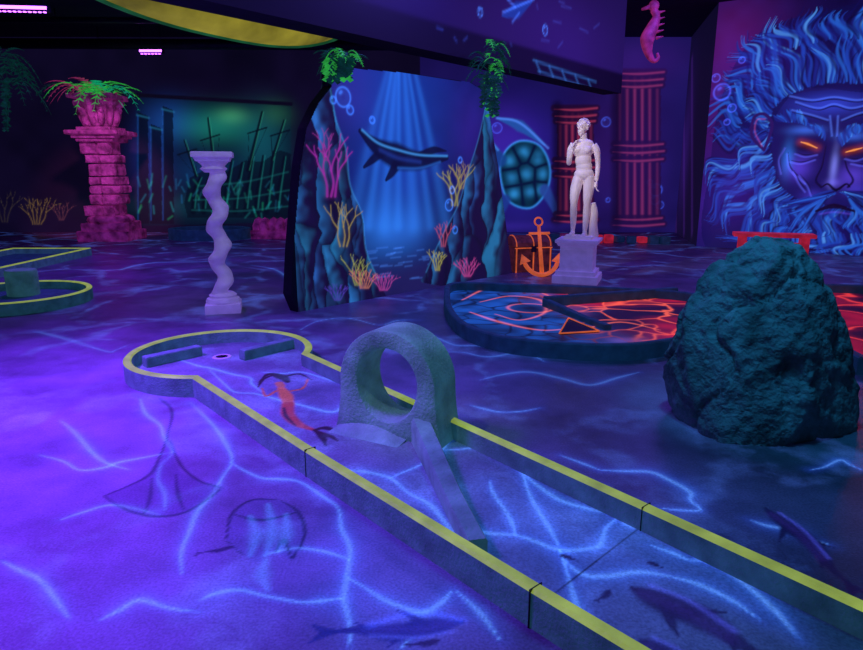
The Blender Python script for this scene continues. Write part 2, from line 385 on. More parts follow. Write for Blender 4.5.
def paint_back(C,W):
    n1=vnoise(C.u,C.v,.7,1)*.6+vnoise(C.u,C.v,2.2,2)*.4
    C.c[:]=lin((14,9,36))*(0.5+.9*n1)[:,None]
    R=C.u>W(420,150)[0]
    C.c[R]=(lin((26,18,84))*(0.5+n1)[:,None])[R]
    # sunken shipwreck mural
    C.fill([(136,94),(291,104),(291,222),(136,226)],(5,18,38),.9)
    C.blob(215,126,.9,.4,(24,140,115),.60); C.blob(232,116,.4,.2,(80,170,100),.4); C.blob(170,122,.6,.5,(24,70,160),.6); C.blob(150,160,.5,.8,(24,50,140),.5)
    C.blob(262,145,.6,.8,(14,100,110),.5); C.blob(210,206,2.0,.3,(10,76,84),.45); C.blob(275,114,.4,.3,(50,120,60),.3); C.blob(205,172,.8,.45,(14,64,120),.5)
    sil=(3,12,26)
    C.fill([(184,204),(190,178),(204,170),(226,172),(246,160),(262,162),(280,150),(291,154),(291,218),(188,218)],sil,.75)
    for i in range(9):
        x=196+i*10.5; y=172-i*2.2+random.uniform(-6,6)
        C.stroke([(x-3,212),(x-1,190),(x+4,y)],[.07,.055,.025],sil,.9,.5); C.glow([(x-1,208),(x+1,190),(x+6,y)],[.02,.022,.012],(30,140,130),.35)
    for a,b in(((200,186),(288,172)),((194,200),(290,190)),((192,210),(290,206))): C.glow([a,((a[0]+b[0])/2,(a[1]+b[1])/2+3),b],.022,(24,110,110),.3)
    for a,b,w_ in(((216,180),(208,118),.05),((248,170),(262,112),.055),((272,160),(284,120),.04),((196,176),(184,140),.035)):
        C.stroke([a,b],[w_,w_*.5],sil,.95,.5,False); C.glow([(a[0]+1.5,a[1]),(b[0]+1.5,b[1])],.014,(50,160,120),.3,False)
        mx_,my_=a[0]*.3+b[0]*.7,a[1]*.3+b[1]*.7; C.stroke([(mx_-10,my_+4),(mx_+9,my_-2)],.02,sil,.9,.5,False); C.stroke([(mx_-9,my_+4),a],.007,sil,.8,.5,False); C.stroke([(mx_+9,my_-2),a],.007,sil,.8,.5,False)
    for x,t in((143,112),(156,124),(168,106)):
        C.fill([(x-5,t),(x+5,t+4),(x+6,224),(x-6,224)],(4,10,26),.85); C.glow([(x-5,t+4),(x-5,220)],.018,(30,90,180),.35,False)
        C.glow([(x-6,t+3),(x+6,t+6)],.025,(40,130,170),.35,False)
    for i in range(60):
        x=random.uniform(138,289); y=random.uniform(184,220); C.glow([(x,y),(x+random.uniform(-5,5),y-random.uniform(3,12))],.025,(20,random.randint(80,150),random.randint(80,150)),.4,False)
    C.stroke([(136,95),(291,104)],.05,(10,8,26),1,.3,False)
    coral(C,38,224,34,(120,95,50),.014,5,.5,.6); coral(C,6,222,40,(70,60,50),.014,3,.4,.4); coral(C,62,220,22,(110,60,70),.014,4,.6,.4)
    # turtle
    C.blob(520,165,1.5,1.5,(40,34,175),.45)
    C.blob(500,140,1.0,.8,(70,30,160),.45); C.blob(600,150,.9,1.5,(60,10,70),.3)
    sh=[(500,172),(505,152),(520,141),(540,146),(550,168),(546,192),(530,208),(508,200)]
    C.fill(sh,(10,46,90),.9,True)
    cu=np.array([W(*p) for p in[(510,160),(524,152),(538,158),(512,178),(527,174),(543,174),(514,194),(530,192),(541,190)]])
    ms=inpoly(C.u,C.v,spline([W(*p) for p in sh],5,True)); d=np.sqrt((C.u[ms,None]-cu[None,:,0])**2+(C.v[ms,None]-cu[None,:,1])**2); d.sort(axis=1)
    e=np.clip((d[:,1]-d[:,0])/.12,0,1); C.c[ms]=(lin((44,140,210))*(.12+.8*np.exp(-(d[:,0]/.13)**2)[:,None])*e[:,None]*(.5+.8*vnoise(C.u[ms],C.v[ms],5,77))[:,None]+lin((6,16,60))*(1-e)[:,None])
    C.glow(sh,.03,(50,150,235),.7,closed=True)
    C.stroke([(500,160),(490,146),(484,138)],[.18,.1,.03],(24,70,150),.9); C.glow([(498,150),(487,136)],.03,(70,150,240),.6)
    C.stroke([(505,200),(498,215),(488,220)],[.15,.1,.02],(30,60,150),.9); C.stroke([(545,190),(553,205),(556,218)],[.15,.1,.02],(40,70,160),.9)
    C.stroke([(497,118),(520,126),(545,145)],[.02,.14,.02],(36,90,180),.9)
    C.glow([(497,118),(520,123),(548,148)],.03,(90,140,245),.6)
    for x,y,r in((497,128,.13),(487,175,.1),(560,120,.1),(494,200,.09),(606,122,.12),(656,190,.16),(650,182,.07),(660,205,.1),(608,200,.06),(655,200,.12)): bubble(C,x,y,r,(60,90,230),.7)
    def colm(x0,x1,y0,y1,c,dark):
        C.fill([(x0,y0),(x1,y0),(x1,y1),(x0,y1)],dark,.95)
        n=6
        for i in range(n):
            x=x0+(x1-x0)*(i+.5)/n; br=.2+.8*math.sin((i+.9)/n*2.7)**2
            C.glow([(x,y0+8),(x,(y0+y1)/2),(x,y1-6)],[.04,.03,.045],c,.55*br,False)
        for yy,e in((y0+2,3),(y0+9,2),(y0+15,1),((y0+y1)/2-4,2),((y0+y1)/2+3,3),((y0+y1)/2+11,2),(y1-8,1),(y1-2,3)):
            C.stroke([(x0-e,yy),(x1+e,yy)],.09,dark,.9,.3,False); C.glow([(x0-e,yy+1),((x0+x1)/2,yy+2),(x1+e,yy)],[.01,.03,.025],c,.6)
        C.stroke([(x0,y0),(x0,y1)],.12,(14,6,34),.75,.9,False)
    colm(557,594,106,222,(190,60,85),(34,10,52)); colm(616,661,70,226,(160,54,100),(32,12,62))
    C.blob(640,150,.8,2.0,(60,20,120),.2); C.blob(640,60,1.2,.5,(70,20,120),.3)
    C.blob(460,226,3,.12,(50,30,130),.5)
wall('wall_back',(-12,18),(6.7,18),CZ,.024,paint_back)
wall('wall_left',(-12,-3),(-12,18),CZ,1.5); wall('wall_front',(9.7,-3),(-12,-3),CZ,1.5)
wall('wall_right',(9.7,12),(9.7,-3),CZ,1.5)
def paint_alcove(C,W):
    C.c[:]=lin((14,10,40)); C.blob(685,150,.8,1.5,(50,20,110),.5)
    for x in(676,684,692): C.glow([(x,60),(x,232)],.12,(60,25,110),.5,False)
wall('wall_alcove',(6.7,18),(5.9,14.5),CZ,.05,paint_alcove)

def paint_neptune(C,W):
    n1=vnoise(C.u,C.v,1.2,5)*.6+vnoise(C.u,C.v,4,6)*.4
    C.c[:]=lin((26,18,92))*(0.35+n1)[:,None]
    C.blob(730,40,.9,.9,(90,14,84),.8); C.blob(712,120,.5,1.1,(76,16,96),.7); C.blob(850,215,1.4,.6,(40,26,150),.5); C.blob(720,210,.6,.6,(70,24,130),.5)
    face=[(774,112),(790,96),(830,90),(880,96),(900,140),(890,200),(850,225),(800,215),(780,180),(768,145)]
    C.fill(face,(22,20,96),.95,True)
    C.blob(830,104,.6,.2,(50,76,220),.65); C.blob(798,168,.22,.22,(90,66,220),.7); C.blob(788,158,.10,.3,(40,130,240),.65); C.blob(852,176,.24,.20,(96,70,220),.65)
    C.blob(834,166,.06,.34,(130,140,245),.7); C.blob(833,183,.12,.08,(110,100,230),.55); C.blob(806,130,.28,.08,(60,120,245),.65); C.blob(852,136,.24,.08,(60,120,245),.6)
    C.blob(812,196,.2,.12,(70,60,200),.5); C.blob(856,190,.2,.12,(70,60,200),.5)
    C.blob(808,146,.24,.11,(4,3,26),.95,False); C.blob(852,151,.24,.11,(4,3,26),.95,False)
    def strands(S,T,n,amp,freq,ramp,w,a=1.0,lock=7,jit=3,ph0=0):
        S=spline(S,8); T=spline(T,8)
        for i in range(n):
            t=i/(n-1)
            s=S[int(t*(len(S)-1))]; e=T[int(t*(len(T)-1))]
            lk=int(t*n/lock); fr=(i%lock)/lock; r2=random.Random(lk*13+int(ph0*7)); ph=r2.uniform(0,6.28)*.5+ph0+t*6; am=amp*r2.uniform(.7,1.3); st=r2.uniform(.75,1.05)
            s=s+rng.uniform(-jit,jit,2)*.4; e=e+rng.uniform(-jit,jit,2)*.6+np.array([r2.uniform(-5,5),r2.uniform(-5,5)]); d=e-s; L=np.hypot(*d)+1e-6; nn=np.array([-d[1],d[0]])/L
            P=[]
            pinch=math.sin(math.pi*fr)*2-1
            for k in range(10):
                f=k/9*st; P.append(tuple(s+d*f+nn*(am*math.sin(ph+f*freq)*(.25+f)+pinch*2.4*math.sin(math.pi*min(1,f/st*1.1)))))
            br=math.sin(math.pi*(fr*.9+.08)); ci=min(len(ramp)-1,int(br*len(ramp)*random.uniform(.6,1.05)*r2.uniform(.6,1.1)))
            c=ramp[ci]; ww=w*random.uniform(.6,1.2)
            C.stroke(P,[ww*.5,ww,ww*1.1,ww*.8,ww*.1],c,.7*a,.8)
    ramp=[(10,8,54),(18,16,92),(26,38,138),(30,70,188),(40,106,222),(84,156,246)]
    hs=[(772,142),(768,120),(780,100),(804,88),(833,82),(866,84),(905,92)]; ht=[(708,150),(718,88),(738,46),(774,18),(818,8),(862,2),(925,16)]
    hs2=[(740,140),(744,110),(760,74),(790,50),(825,40),(862,40),(905,50)]
    C.fill([(712,180),(716,120),(734,66),(764,30),(820,12),(900,2),(930,60),(880,92),(806,88),(776,116),(770,150),(740,200)],(14,14,76),.6,True)
    strands(hs,ht,170,11,7,ramp,.032,1,10,3); strands(hs2,ht,110,10,6,ramp,.026,.9,9,3,2.1); strands(hs,hs2,90,6,5,ramp,.024,.9,8,3,1.1)
    bs=[(768,132),(771,160),(779,184),(798,200),(826,206),(852,208),(890,203)]; bt=[(702,176),(704,212),(722,242),(758,252),(800,254),(846,258),(900,260)]
    bs2=[(738,158),(742,184),(756,212),(786,228),(822,232),(852,234),(892,232)]
    C.fill([(768,140),(776,180),(800,200),(852,206),(900,205),(910,262),(720,262),(706,190),(735,165)],(16,14,80),.7,True)
    strands(bs,bt,150,11,8,ramp,.030,1,10,3,.5); strands(bs2,bt,110,10,7,ramp,.024,.9,9,3,2.6); strands(bs,bs2,80,7,6,ramp,.022,.9,8,2,1.7)
    strands([(838,190),(833,194),(826,198)],[(768,204),(780,222),(800,238)],44,4,4,ramp,.020,1,6,2); 
    strands([(840,192),(846,194),(850,198)],[(902,198),(897,216),(880,236)],40,4,4,ramp,.020,1,6,2,1.0)
    C.blob(735,190,.5,.7,(80,30,150),.3); C.blob(760,60,.7,.5,(50,20,140),.3)
    C.stroke([(816,211),(834,206),(854,211)],[.02,.05,.02],(16,5,40),.95); C.glow([(820,214),(834,212),(850,214)],.02,(90,60,180),.5)
    for S_,T_ in(([(784,122),(804,124),(824,140)],[(776,112),(800,112),(822,128)]),([(842,146),(856,134),(884,126)],[(843,132),(856,122),(886,114)])):
        strands(S_,T_,30,2,3,ramp[2:],.022,1,5,1)
    for q in([(796,104),(818,110),(834,106),(852,110),(876,104)],[(792,112),(812,117),(828,122)],[(842,122),(860,115),(882,111)],[(830,118),(832,138)],[(838,118),(837,138)],[(790,98),(812,102),(834,99),(858,102),(880,97)]):
        C.stroke(q,[.004,.015,.004],(8,8,58),.85,.7); C.glow([(p[0],p[1]-2) for p in q],.018,(80,120,240),.55)
    C.stroke([(826,146),(822,166),(816,180),(821,187)],[.008,.018,.022],(8,7,55),.9,.7); C.stroke([(843,150),(847,168),(853,180),(848,187)],[.008,.018,.022],(8,7,55),.9,.7)
    C.stroke([(822,187),(828,184),(836,190),(846,184),(850,187)],[.01,.028,.01],(6,3,34),.95,.6)
    for q in([(790,160),(802,162),(816,158)],[(788,152),(791,168),(806,182)],[(852,162),(866,164),(880,158)],[(800,174),(808,184),(812,194)],[(786,146),(780,158),(782,172)],[(796,152),(806,155),(818,153)],[(846,157),(856,159),(866,156)],[(794,170),(800,182),(806,190)]):
        C.stroke(q,[.003,.014,.003],(8,7,58),.85,.7); C.glow([(p[0]-1,p[1]+2) for p in q],.018,(90,100,235),.5)
    for q in([(801,142),(808,144),(817,148)],[(846,152),(854,150),(862,148)]):
        C.glow(q,.07,(170,60,30),.5); C.stroke(q,[.006,.024,.006],(220,115,50),1,.5); C.glow(q,.010,(255,190,110),.5)
    C.stroke([(764,150),(752,136),(754,118),(764,114),(772,124),(768,140),(764,150)],.03,(44,22,100),1); C.glow([(762,146),(755,132),(757,120),(765,119)],.016,(150,60,90),.7)
    for x,y,r in((722,92,.16),(732,108,.08),(716,78,.08),(727,122,.06),(742,60,.06)): bubble(C,x,y,r,(70,90,240),.8)
wall('wall_northeast',(5.9,14.5),(9.7,12),CZ,.0125,paint_neptune)

# ceiling + beam
b=B(); b.box((-1.15,7.5,CZ+.1),(21.9,21.2,.2),M_ceil,bev=0); b.obj('ceiling')
bd=np.array([2.85,3.5]); bd/=np.hypot(*bd)
b0=np.array([.72,10.3])-bd*10; b1=np.array([.72,10.3])+bd*5.1
def paint_beam(C,W):
    n1=vnoise(C.u,C.v,.6,9); C.c[:]=lin((32,18,84))*(0.4+.8*n1)[:,None]
    C.blob(560,40,2.5,1,(60,24,130),.4)
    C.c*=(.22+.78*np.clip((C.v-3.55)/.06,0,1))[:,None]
    def pf(x,y,s,c):
        C.stroke([(x-12*s,y+5*s),(x,y),(x+12*s,y-7*s)],[.02,.10*s,.02],(30,60,170),.9); C.glow([(x-12*s,y+2*s),(x,y-3*s),(x+14*s,y-9*s)],.02,c,.7)
        C.glow([(x-2,y-3),(x-8*s,y-9*s)],.02,c,.6); C.glow([(x+2,y+3),(x-4*s,y+10*s)],.02,c,.5)
    pf(517,10,1.2,(70,120,255)); bubble(C,545,30,.08); bubble(C,480,12,.06)
    for i in range(12):
        x=random.uniform(440,600); y=random.uniform(0,50); C.glow([(x,y),(x+random.uniform(-10,10),y+random.uniform(-6,6))],.02,(60,80,200),.25,False)
    # painted skylight frame near the far end
    for k in range(5): C.glow([(536+k*13,62+k*4.5),(540+k*13,72+k*4.8)],.025,(50,110,190),.5,False)
    C.glow([(533,60),(596,82)],.02,(50,110,190),.5,False); C.glow([(538,71),(600,92)],.02,(50,110,190),.4,False)
par=empty('ceiling_beam')
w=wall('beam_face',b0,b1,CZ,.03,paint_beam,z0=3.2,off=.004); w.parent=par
b=B(); nb=np.array([-bd[1],bd[0]])*.2
c=(b0+b1)/2+nb; b.box((c[0],c[1],4.09),(15.1,.4,1.78),M_dark,rz=math.atan2(bd[1],bd[0]),bev=0); b.obj('beam_core',parent=par)
b=B()
for y,z,r in((9.5,4.75,.07),(12.3,4.7,.10),(14.8,4.75,.06),(16.6,4.6,.12)):
    b.tube([(-11.6,y,z),(-1.5 if y<12 else 0.5,y+.3,z)],r,M_metal,10)
    for x in(-11,-8,-5,-2): b.tube([(x,y+.15,z),(x,y+.15,CZ-.005)],.012,M_metal,5)
b.obj('ceiling_pipes')

# ---------------------------------------------------------------- central mural partition
PW0=np.array([-1.573,7.49]); PW1=np.array([1.317,10.55])
WP=Wall(PW0,PW1)
out=[(298,313),(291,295),(293,250),(297,200),(300,165),(306,128),(318,103),(331,86),(330,66),(400,72),(470,82),(486,92),(490,118),(498,165),(506,225),(512,274)]
def pmask(W):
    P=[W(*p) for p in out]; P=[(p[0],max(p[1],0.0) if i not in(0,len(out)-1) else 0.0) for i,p in enumerate(P)]
    return lambda u,v: inpoly(u,v+1e-4,P)
def paint_part(C,W):
    zt=np.clip(C.v/2.8,0,1); n1=vnoise(C.u,C.v,1.5,3)*.6+vnoise(C.u,C.v,5,4)*.4
    C.c[:]=(lin((14,24,98))[None]*(zt)[:,None]+lin((20,24,84))[None]*(1-zt)[:,None])*(0.45+.7*n1)[:,None]
    C.blob(395,100,.9,.9,(14,80,190),.45); C.blob(392,232,.65,.36,(40,120,220),.65); C.blob(400,180,.8,.6,(10,50,170),.4)
    C.blob(345,90,.5,.5,(60,20,130),.4); C.blob(470,130,.4,.6,(60,20,140),.4)
    for x0,x1,wd,a in((388,352,.07,.22),(392,368,.05,.36),(396,384,.08,.38),(399,398,.05,.34),(404,414,.08,.34),(408,430,.05,.3),(414,446,.07,.25)):
        C.glow([(x0,68),((x0+x1)/2,140),(x1,225)],[wd*.6,wd,wd*1.8],(50,140,245),a)
    C.stroke([(330,300),(390,285),(450,278),(512,270)],.25,(40,34,98),.6,.9)
    for i in range(40):
        x=random.uniform(365,450); y=random.uniform(248,280); C.glow([(x,y),(x+random.uniform(4,12),y-1)],.012,(60,110,200),.35,False)
    # sea lion / swimmer
    C.stroke([(360,131),(376,146),(396,156),(420,161),(447,158)],[.03,.10,.17,.12,.03],(6,12,54),.97,.25)
    C.stroke([(400,158),(392,172),(386,180)],[.09,.06,.02],(6,12,54),.95,.3); C.stroke([(384,150),(372,160),(364,167)],[.07,.05,.02],(6,12,54),.95,.3)
    C.stroke([(420,156),(434,150),(446,151)],[.06,.05,.01],(6,12,54),.95,.3)
    C.glow([(362,130),(378,143),(398,150),(420,155),(447,156)],.016,(70,160,240),.7); C.glow([(398,168),(420,168),(440,162)],.018,(40,110,210),.5); C.glow([(380,150),(398,158),(420,162)],.03,(30,60,150),.5)
    RL=[(286,320),(286,250),(292,180),(302,126),(318,96),(330,84),(336,120),(346,150),(350,185),(362,215),(366,250),(378,280),(384,312)]
    def rock(poly,seeds,sd):
        P=spline([W(*p) for p in poly],4,True); ms=inpoly(C.u,C.v,P)
        r=np.random.default_rng(sd); u=C.u[ms]; v=C.v[ms]; K=.33
        pts=np.stack([r.uniform(u.min(),u.max(),seeds),r.uniform(v.min(),v.max(),seeds)],1)
        U2=u+.18*vnoise(u,v,3,sd+1)+.05*vnoise(u,v,10,sd+4); V2=(v+.2*vnoise(u,v,3,sd+2))*K
        d=np.sqrt((U2[:,None]-pts[None,:,0])**2+(V2[:,None]-pts[None,:,1]*K)**2); o=np.argsort(d,1); ds=np.take_along_axis(d,o,1)
        i0=o[:,0]; dx=(U2-pts[i0,0]); dz=V2-pts[i0,1]*K
        edge=.45+.55*np.clip((ds[:,1]-ds[:,0])/.04,0,1)
        lit=np.clip(.28-dx*4.5+dz*1.0+.5*(vnoise(u,v,11,sd+3)-.4),0,1)**1.6
        tint=r.uniform(.35,1.2,seeds)[i0]; hue=r.uniform(0,1,seeds)[i0][:,None]
        colr=lin((34,120,170))[None]*(1-hue*.5)+lin((50,70,200))[None]*hue*.5
        C.c[ms]=lin((6,9,34))+(colr*lit[:,None]*tint[:,None]*1.05+lin((70,30,140))[None]*(1-lit)[:,None]*.10)*edge[:,None]
    rock(RL,34,21)
    C.glow([(330,88),(336,120),(346,150),(350,185),(362,215),(366,250),(378,280)],.014,(60,150,210),.35)
    RR=[(488,96),(478,140),(466,178),(458,205),(440,240),(426,272),(430,284),(516,284),(516,180),(494,110)]
    rock(RR,30,33)
    C.glow([(487,100),(478,140),(466,178),(458,205),(440,240),(426,272)],.014,(60,150,210),.3)
    coral(C,333,196,66,(160,44,160),.018,3,.22,.85); coral(C,327,160,36,(150,50,140),.013,2,.25,.7); coral(C,345,246,56,(160,140,75),.012,3,.18,.85); coral(C,359,285,32,(150,155,75),.010,4,.3,.85)
    coral(C,365,288,22,(190,115,95),.009,7,.6,.85); coral(C,384,290,20,(170,64,145),.009,7,.6,.85); coral(C,338,300,22,(80,60,180),.010,5,.6,.6)
    coral(C,456,205,44,(150,145,75),.018,3,.22,.85); coral(C,444,246,28,(170,75,105),.014,3,.35,.85); coral(C,468,276,20,(180,64,135),.014,6,.6,.85); coral(C,438,270,22,(160,155,75),.012,4,.35,.85)
    coral(C,462,188,34,(150,125,75),.014,3,.25,.75)
    for x,y,r in((343,97,.11),(350,110,.05),(455,230,.05),(449,205,.08),(452,190,.05),(333,100,.04),(372,120,.04),(460,160,.04)): bubble(C,x,y,r,(60,130,250),.7)
par=empty('underwater_mural_partition')
w=wall('painted_face',PW0,PW1,2.95,.0105,paint_part,pmask,off=.003,z0=0.0); w.parent=par
b=B(); P=[WP(*p) for p in out]; P=[(p[0],max(0,p[1])) for p in P]; P[0]=(P[0][0],0); P[-1]=(P[-1][0],0)
nn=np.array([-WP.d[1],WP.d[0]])
f=[(WP.p0[0]+WP.d[0]*u,WP.p0[1]+WP.d[1]*u,z) for u,z in P]; k=[(x+nn[0]*.16,y+nn[1]*.16,z) for x,y,z in f]; n=len(f)
b.add(f+k,[list(range(n)),list(range(n,2*n))[::-1]]+[[i,(i+1)%n,n+(i+1)%n,n+i] for i in range(n)],M_dark); b.obj('panel_body',parent=par)

# ---------------------------------------------------------------- MAIN GOLF COURSE
CC=(-1.76,5.25); R=.75
arc=[(CC[0]+R*math.cos(math.radians(t)),CC[1]+R*math.sin(math.radians(t))) for t in np.linspace(-88,-365,56)]
Lend=(1.85,.30); Rend=(2.90,.22)
path=[Lend,(.633,1.72),(.35,2.04),(-.677,3.232)]+arc+[(.189,3.666),(.981,2.66),(1.505,1.985),Rend]
par=empty('minigolf_loop_course')
b=B(); b.curb(path,.062,.155,M_curb,M_lime)
b.obj('curb',parent=par)
def seam(b,x,y,ang,w=.062,h=.157): b.box((x,y,h/2),(.004,w+.006,h),M_black,rz=ang,bev=0)
b=B()
la=math.atan2(-.756,.655)
for x,y,sd in((-.677,3.232,1),(.35,2.035,1),(.981,2.66,-1)):
    nx,ny=.756*sd*.031,.655*sd*.031; seam(b,x+nx,y+ny,la)
b.obj('curb_joint',parent=par)
inset=[( (p[0]-CC[0])*.97+CC[0],(p[1]-CC[1])*.97+CC[1]) for p in arc]
poly=[(Lend[0]+.02,Lend[1]+.03),(-.657,3.262)]+inset+[(.169,3.645),(1.48,1.965),(Rend[0]-.03,Rend[1]+.03)]
lane,lu,lv=grid_mesh('lane_floor',np.arange(-2.55,2.95,.0115),np.arange(.25,6.1,.0115),lambda u,v:np.stack([u,v,0*u+.04],1),lambda u,v:inpoly(u,v,poly),M_lane)
lane.parent=par
LM=lambda x,y:fl(x,y,.04)
E=Canvas(lu,lv,None,LM); A=Canvas(lu,lv,(124,140,140),LM)
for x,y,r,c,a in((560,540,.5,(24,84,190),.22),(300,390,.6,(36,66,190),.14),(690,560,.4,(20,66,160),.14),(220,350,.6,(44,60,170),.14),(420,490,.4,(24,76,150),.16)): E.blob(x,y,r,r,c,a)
for p in[[(180,360),(210,368),(250,378),(262,392)],[(210,370),(235,392),(280,400),(330,412),(345,400)],[(262,372),(300,372),(345,385)],[(150,350),(175,345),(200,352)],
         [(345,470),(390,478),(430,505),(475,560)],[(390,478),(420,465),(450,440)],[(445,450),(480,448),(520,470),(535,505),(560,548)],[(475,440),(520,436),(580,470),(640,478)],
         [(470,530),(515,535),(560,550),(600,545),(622,515)],[(560,550),(585,575),(640,572),(700,585),(760,620)],[(560,550),(575,600),(590,640)],[(640,478),(622,515),(640,530)],[(700,560),(740,580),(800,640)],[(520,470),(560,500),(622,515)],[(490,480),(505,510),(515,535)],[(650,545),(690,560),(720,552)]]:
    bolt(E,p,.010,.75)
# painted mermaid: dark hair, red torso, arms, long tail and fluke
def ps(q,w,c,k=.4):
    A.stroke(q,w,c,.97,.3); E.stroke(q,w,tuple(int(v*k) for v in c),.9,.3)
ps([(262,378),(270,374),(282,377),(288,382)],[.006,.03,.05,.02],(40,14,30)); ps([(258,388),(262,380),(270,376)],[.004,.018,.015],(40,14,30)); ps([(286,376),(300,374),(312,380)],[.02,.014,.004],(40,14,30))
ps([(279,383),(281,386)],.032,(150,80,70),.8)
ps([(281,388),(286,396),(289,405)],[.03,.05,.035],(165,80,60),.8); ps([(276,391),(266,396),(262,388)],[.014,.012,.006],(150,70,60),.8); ps([(291,391),(303,388),(308,379)],[.014,.012,.006],(150,70,60),.8)
ps([(288,404),(288,414),(298,424),(314,430)],[.045,.045,.035,.014],(140,44,50),.75); ps([(284,408),(286,416),(296,426)],[.01,.016,.006],(50,10,40))
ps([(314,430),(326,428),(340,433)],[.012,.03,.004],(40,8,36)); ps([(314,430),(322,436),(326,446)],[.012,.03,.004],(40,8,36)); ps([(314,430),(330,436),(338,441)],[.01,.02,.004],(50,10,36))
fish(E,A,fl(632,588,.04),fl(775,662,.04),.075,(24,16,50),(10,9,50))
fish(E,A,fl(640,640,.04),fl(720,690,.04),.05)
for a,q in(((610,590),(598,600)),((648,562),(660,567)),((560,555),(575,560)),((350,430),(365,436))): fish(E,A,fl(*a,.04),fl(*q,.04),.015,fin=False)
A.stroke([(550,598),(660,512)],.004,(10,10,20),.9,.3,False); E.stroke([(550,598),(660,512)],.004,(0,0,0),.9,.3,False)
put(lane,'paint',E.c); put(lane,'alb',A.c)
b=B(); cx,cy=fl(222,357,.04)
b.lathe([(.052,.041),(.052,.047),(.075,.047),(.085,.041)],M_white,24); b.lathe([(.001,.046),(.055,.0462)],M_black,24); b.obj('cup',(cx,cy,0),parent=par)
b=B()
for p,q in(((-2.36,5.13),(-2.03,5.50)),((-1.62,5.34),(-1.23,5.80))):
    d=Vector(q)-Vector(p); b.box(((p[0]+q[0])/2,(p[1]+q[1])/2,.085),(d.length,.09,.09),M_curb,rz=math.atan2(d.y,d.x))
b.obj('baffle_brick',parent=par)
# loop-the-loop, set askew across the lane
ua=math.radians(-28); U=Vector((math.cos(ua),math.sin(ua),0)); V=Vector((-math.sin(ua),math.cos(ua),0))
o=Vector((-.265,3.70,0))
def lp(u,n,z): p=o+U*u+V*n; return (p.x,p.y,z)
NT=96
def outer(t):
    c,s_=math.cos(t),math.sin(t)
    if s_>=0: r=.335
    else: r=min(.335/max(abs(c),1e-4),.345/max(-s_,1e-4))
    u=r*c; z=.365+r*s_
    if s_<0: u*=1+.13*((.365-z)/.33)**2
    return u,max(z,.02)
def inner(t):
    c,s_=math.cos(t),math.sin(t); r=.205
    return r*c,.385+r*s_*(1.0 if s_>0 else 1.22)
b=B(); n0,n1=-.02,.26; bv=.016
VV=[];FF=[]
rings=[(outer,n0+bv,0),(outer,n0+bv*.3,-.006),(outer,n0,-.02),(inner,n0,.025),(inner,n0+bv*.4,.008),(inner,n0+bv*1.3,0),(inner,n1-bv,0),(inner,n1,.02),(outer,n1,-.02),(outer,n1-bv,0)]
for fn,nv,k in rings:
    for i in range(NT):
        t=2*math.pi*i/NT+.01; u,z=fn(t); l=math.hypot(u,z-.375)
        u2=u*(1+k/l); z2=.375+(z-.375)*(1+k/l); VV.append(lp(u2,nv,max(z2,.02)))
for r in range(len(rings)):
    for i in range(NT): r2=(r+1)%len(rings); FF.append([r*NT+i,r*NT+(i+1)%NT,r2*NT+(i+1)%NT,r2*NT+i])
b.add(VV,FF,M_loop,True)
def prism(b,P,Q,w0,w1,h0,h1,m,z0=.035,n=6):
    P=Vector(P);Q=Vector(Q);d=(Q-P).normalized();nn=Vector((-d.y,d.x)); Vv=[];F=[]
    sec=[(-1,0),(-1,.85),(-.8,1),(.8,1),(1,.85),(1,0)]
    for i in range(n+1):
        f=i/n; c=P.lerp(Q,f); w=w0+(w1-w0)*f; h=h0+(h1-h0)*min(1,f*1.6)
        for a,z in sec: Vv.append((c.x+nn.x*a*w,c.y+nn.y*a*w,z0+z*h))
    m_=len(sec)
    for i in range(n):
        for k in range(m_-1): F.append([i*m_+k,i*m_+k+1,(i+1)*m_+k+1,(i+1)*m_+k])
    F.append(list(range(m_))); F.append([n*m_+k for k in range(m_)][::-1]); b.add(Vv,F,m)
p=lp(.18,.06,0); q=(.19,2.42)
prism(b,p[:2],q,.055,.045,.17,.085,M_loop)
Vr=[];Fr=[];n=12
for i in range(n+1):
    f=i/n; u=-.36+f*.50; hz=.02+.09*math.sin(math.pi*min(1,f*1.05))
    for k in range(6):
        g=k/5; Vr.append(lp(u,-.13+.15*g,.0405+hz*g**2.2))
for i in range(n):
    for k in range(5): Fr.append([i*6+k,(i+1)*6+k,(i+1)*6+k+1,i*6+k+1])
b.add(Vr,Fr,M_loop,True)
lo=b.obj('loop_ramp',parent=par,sharp=40)

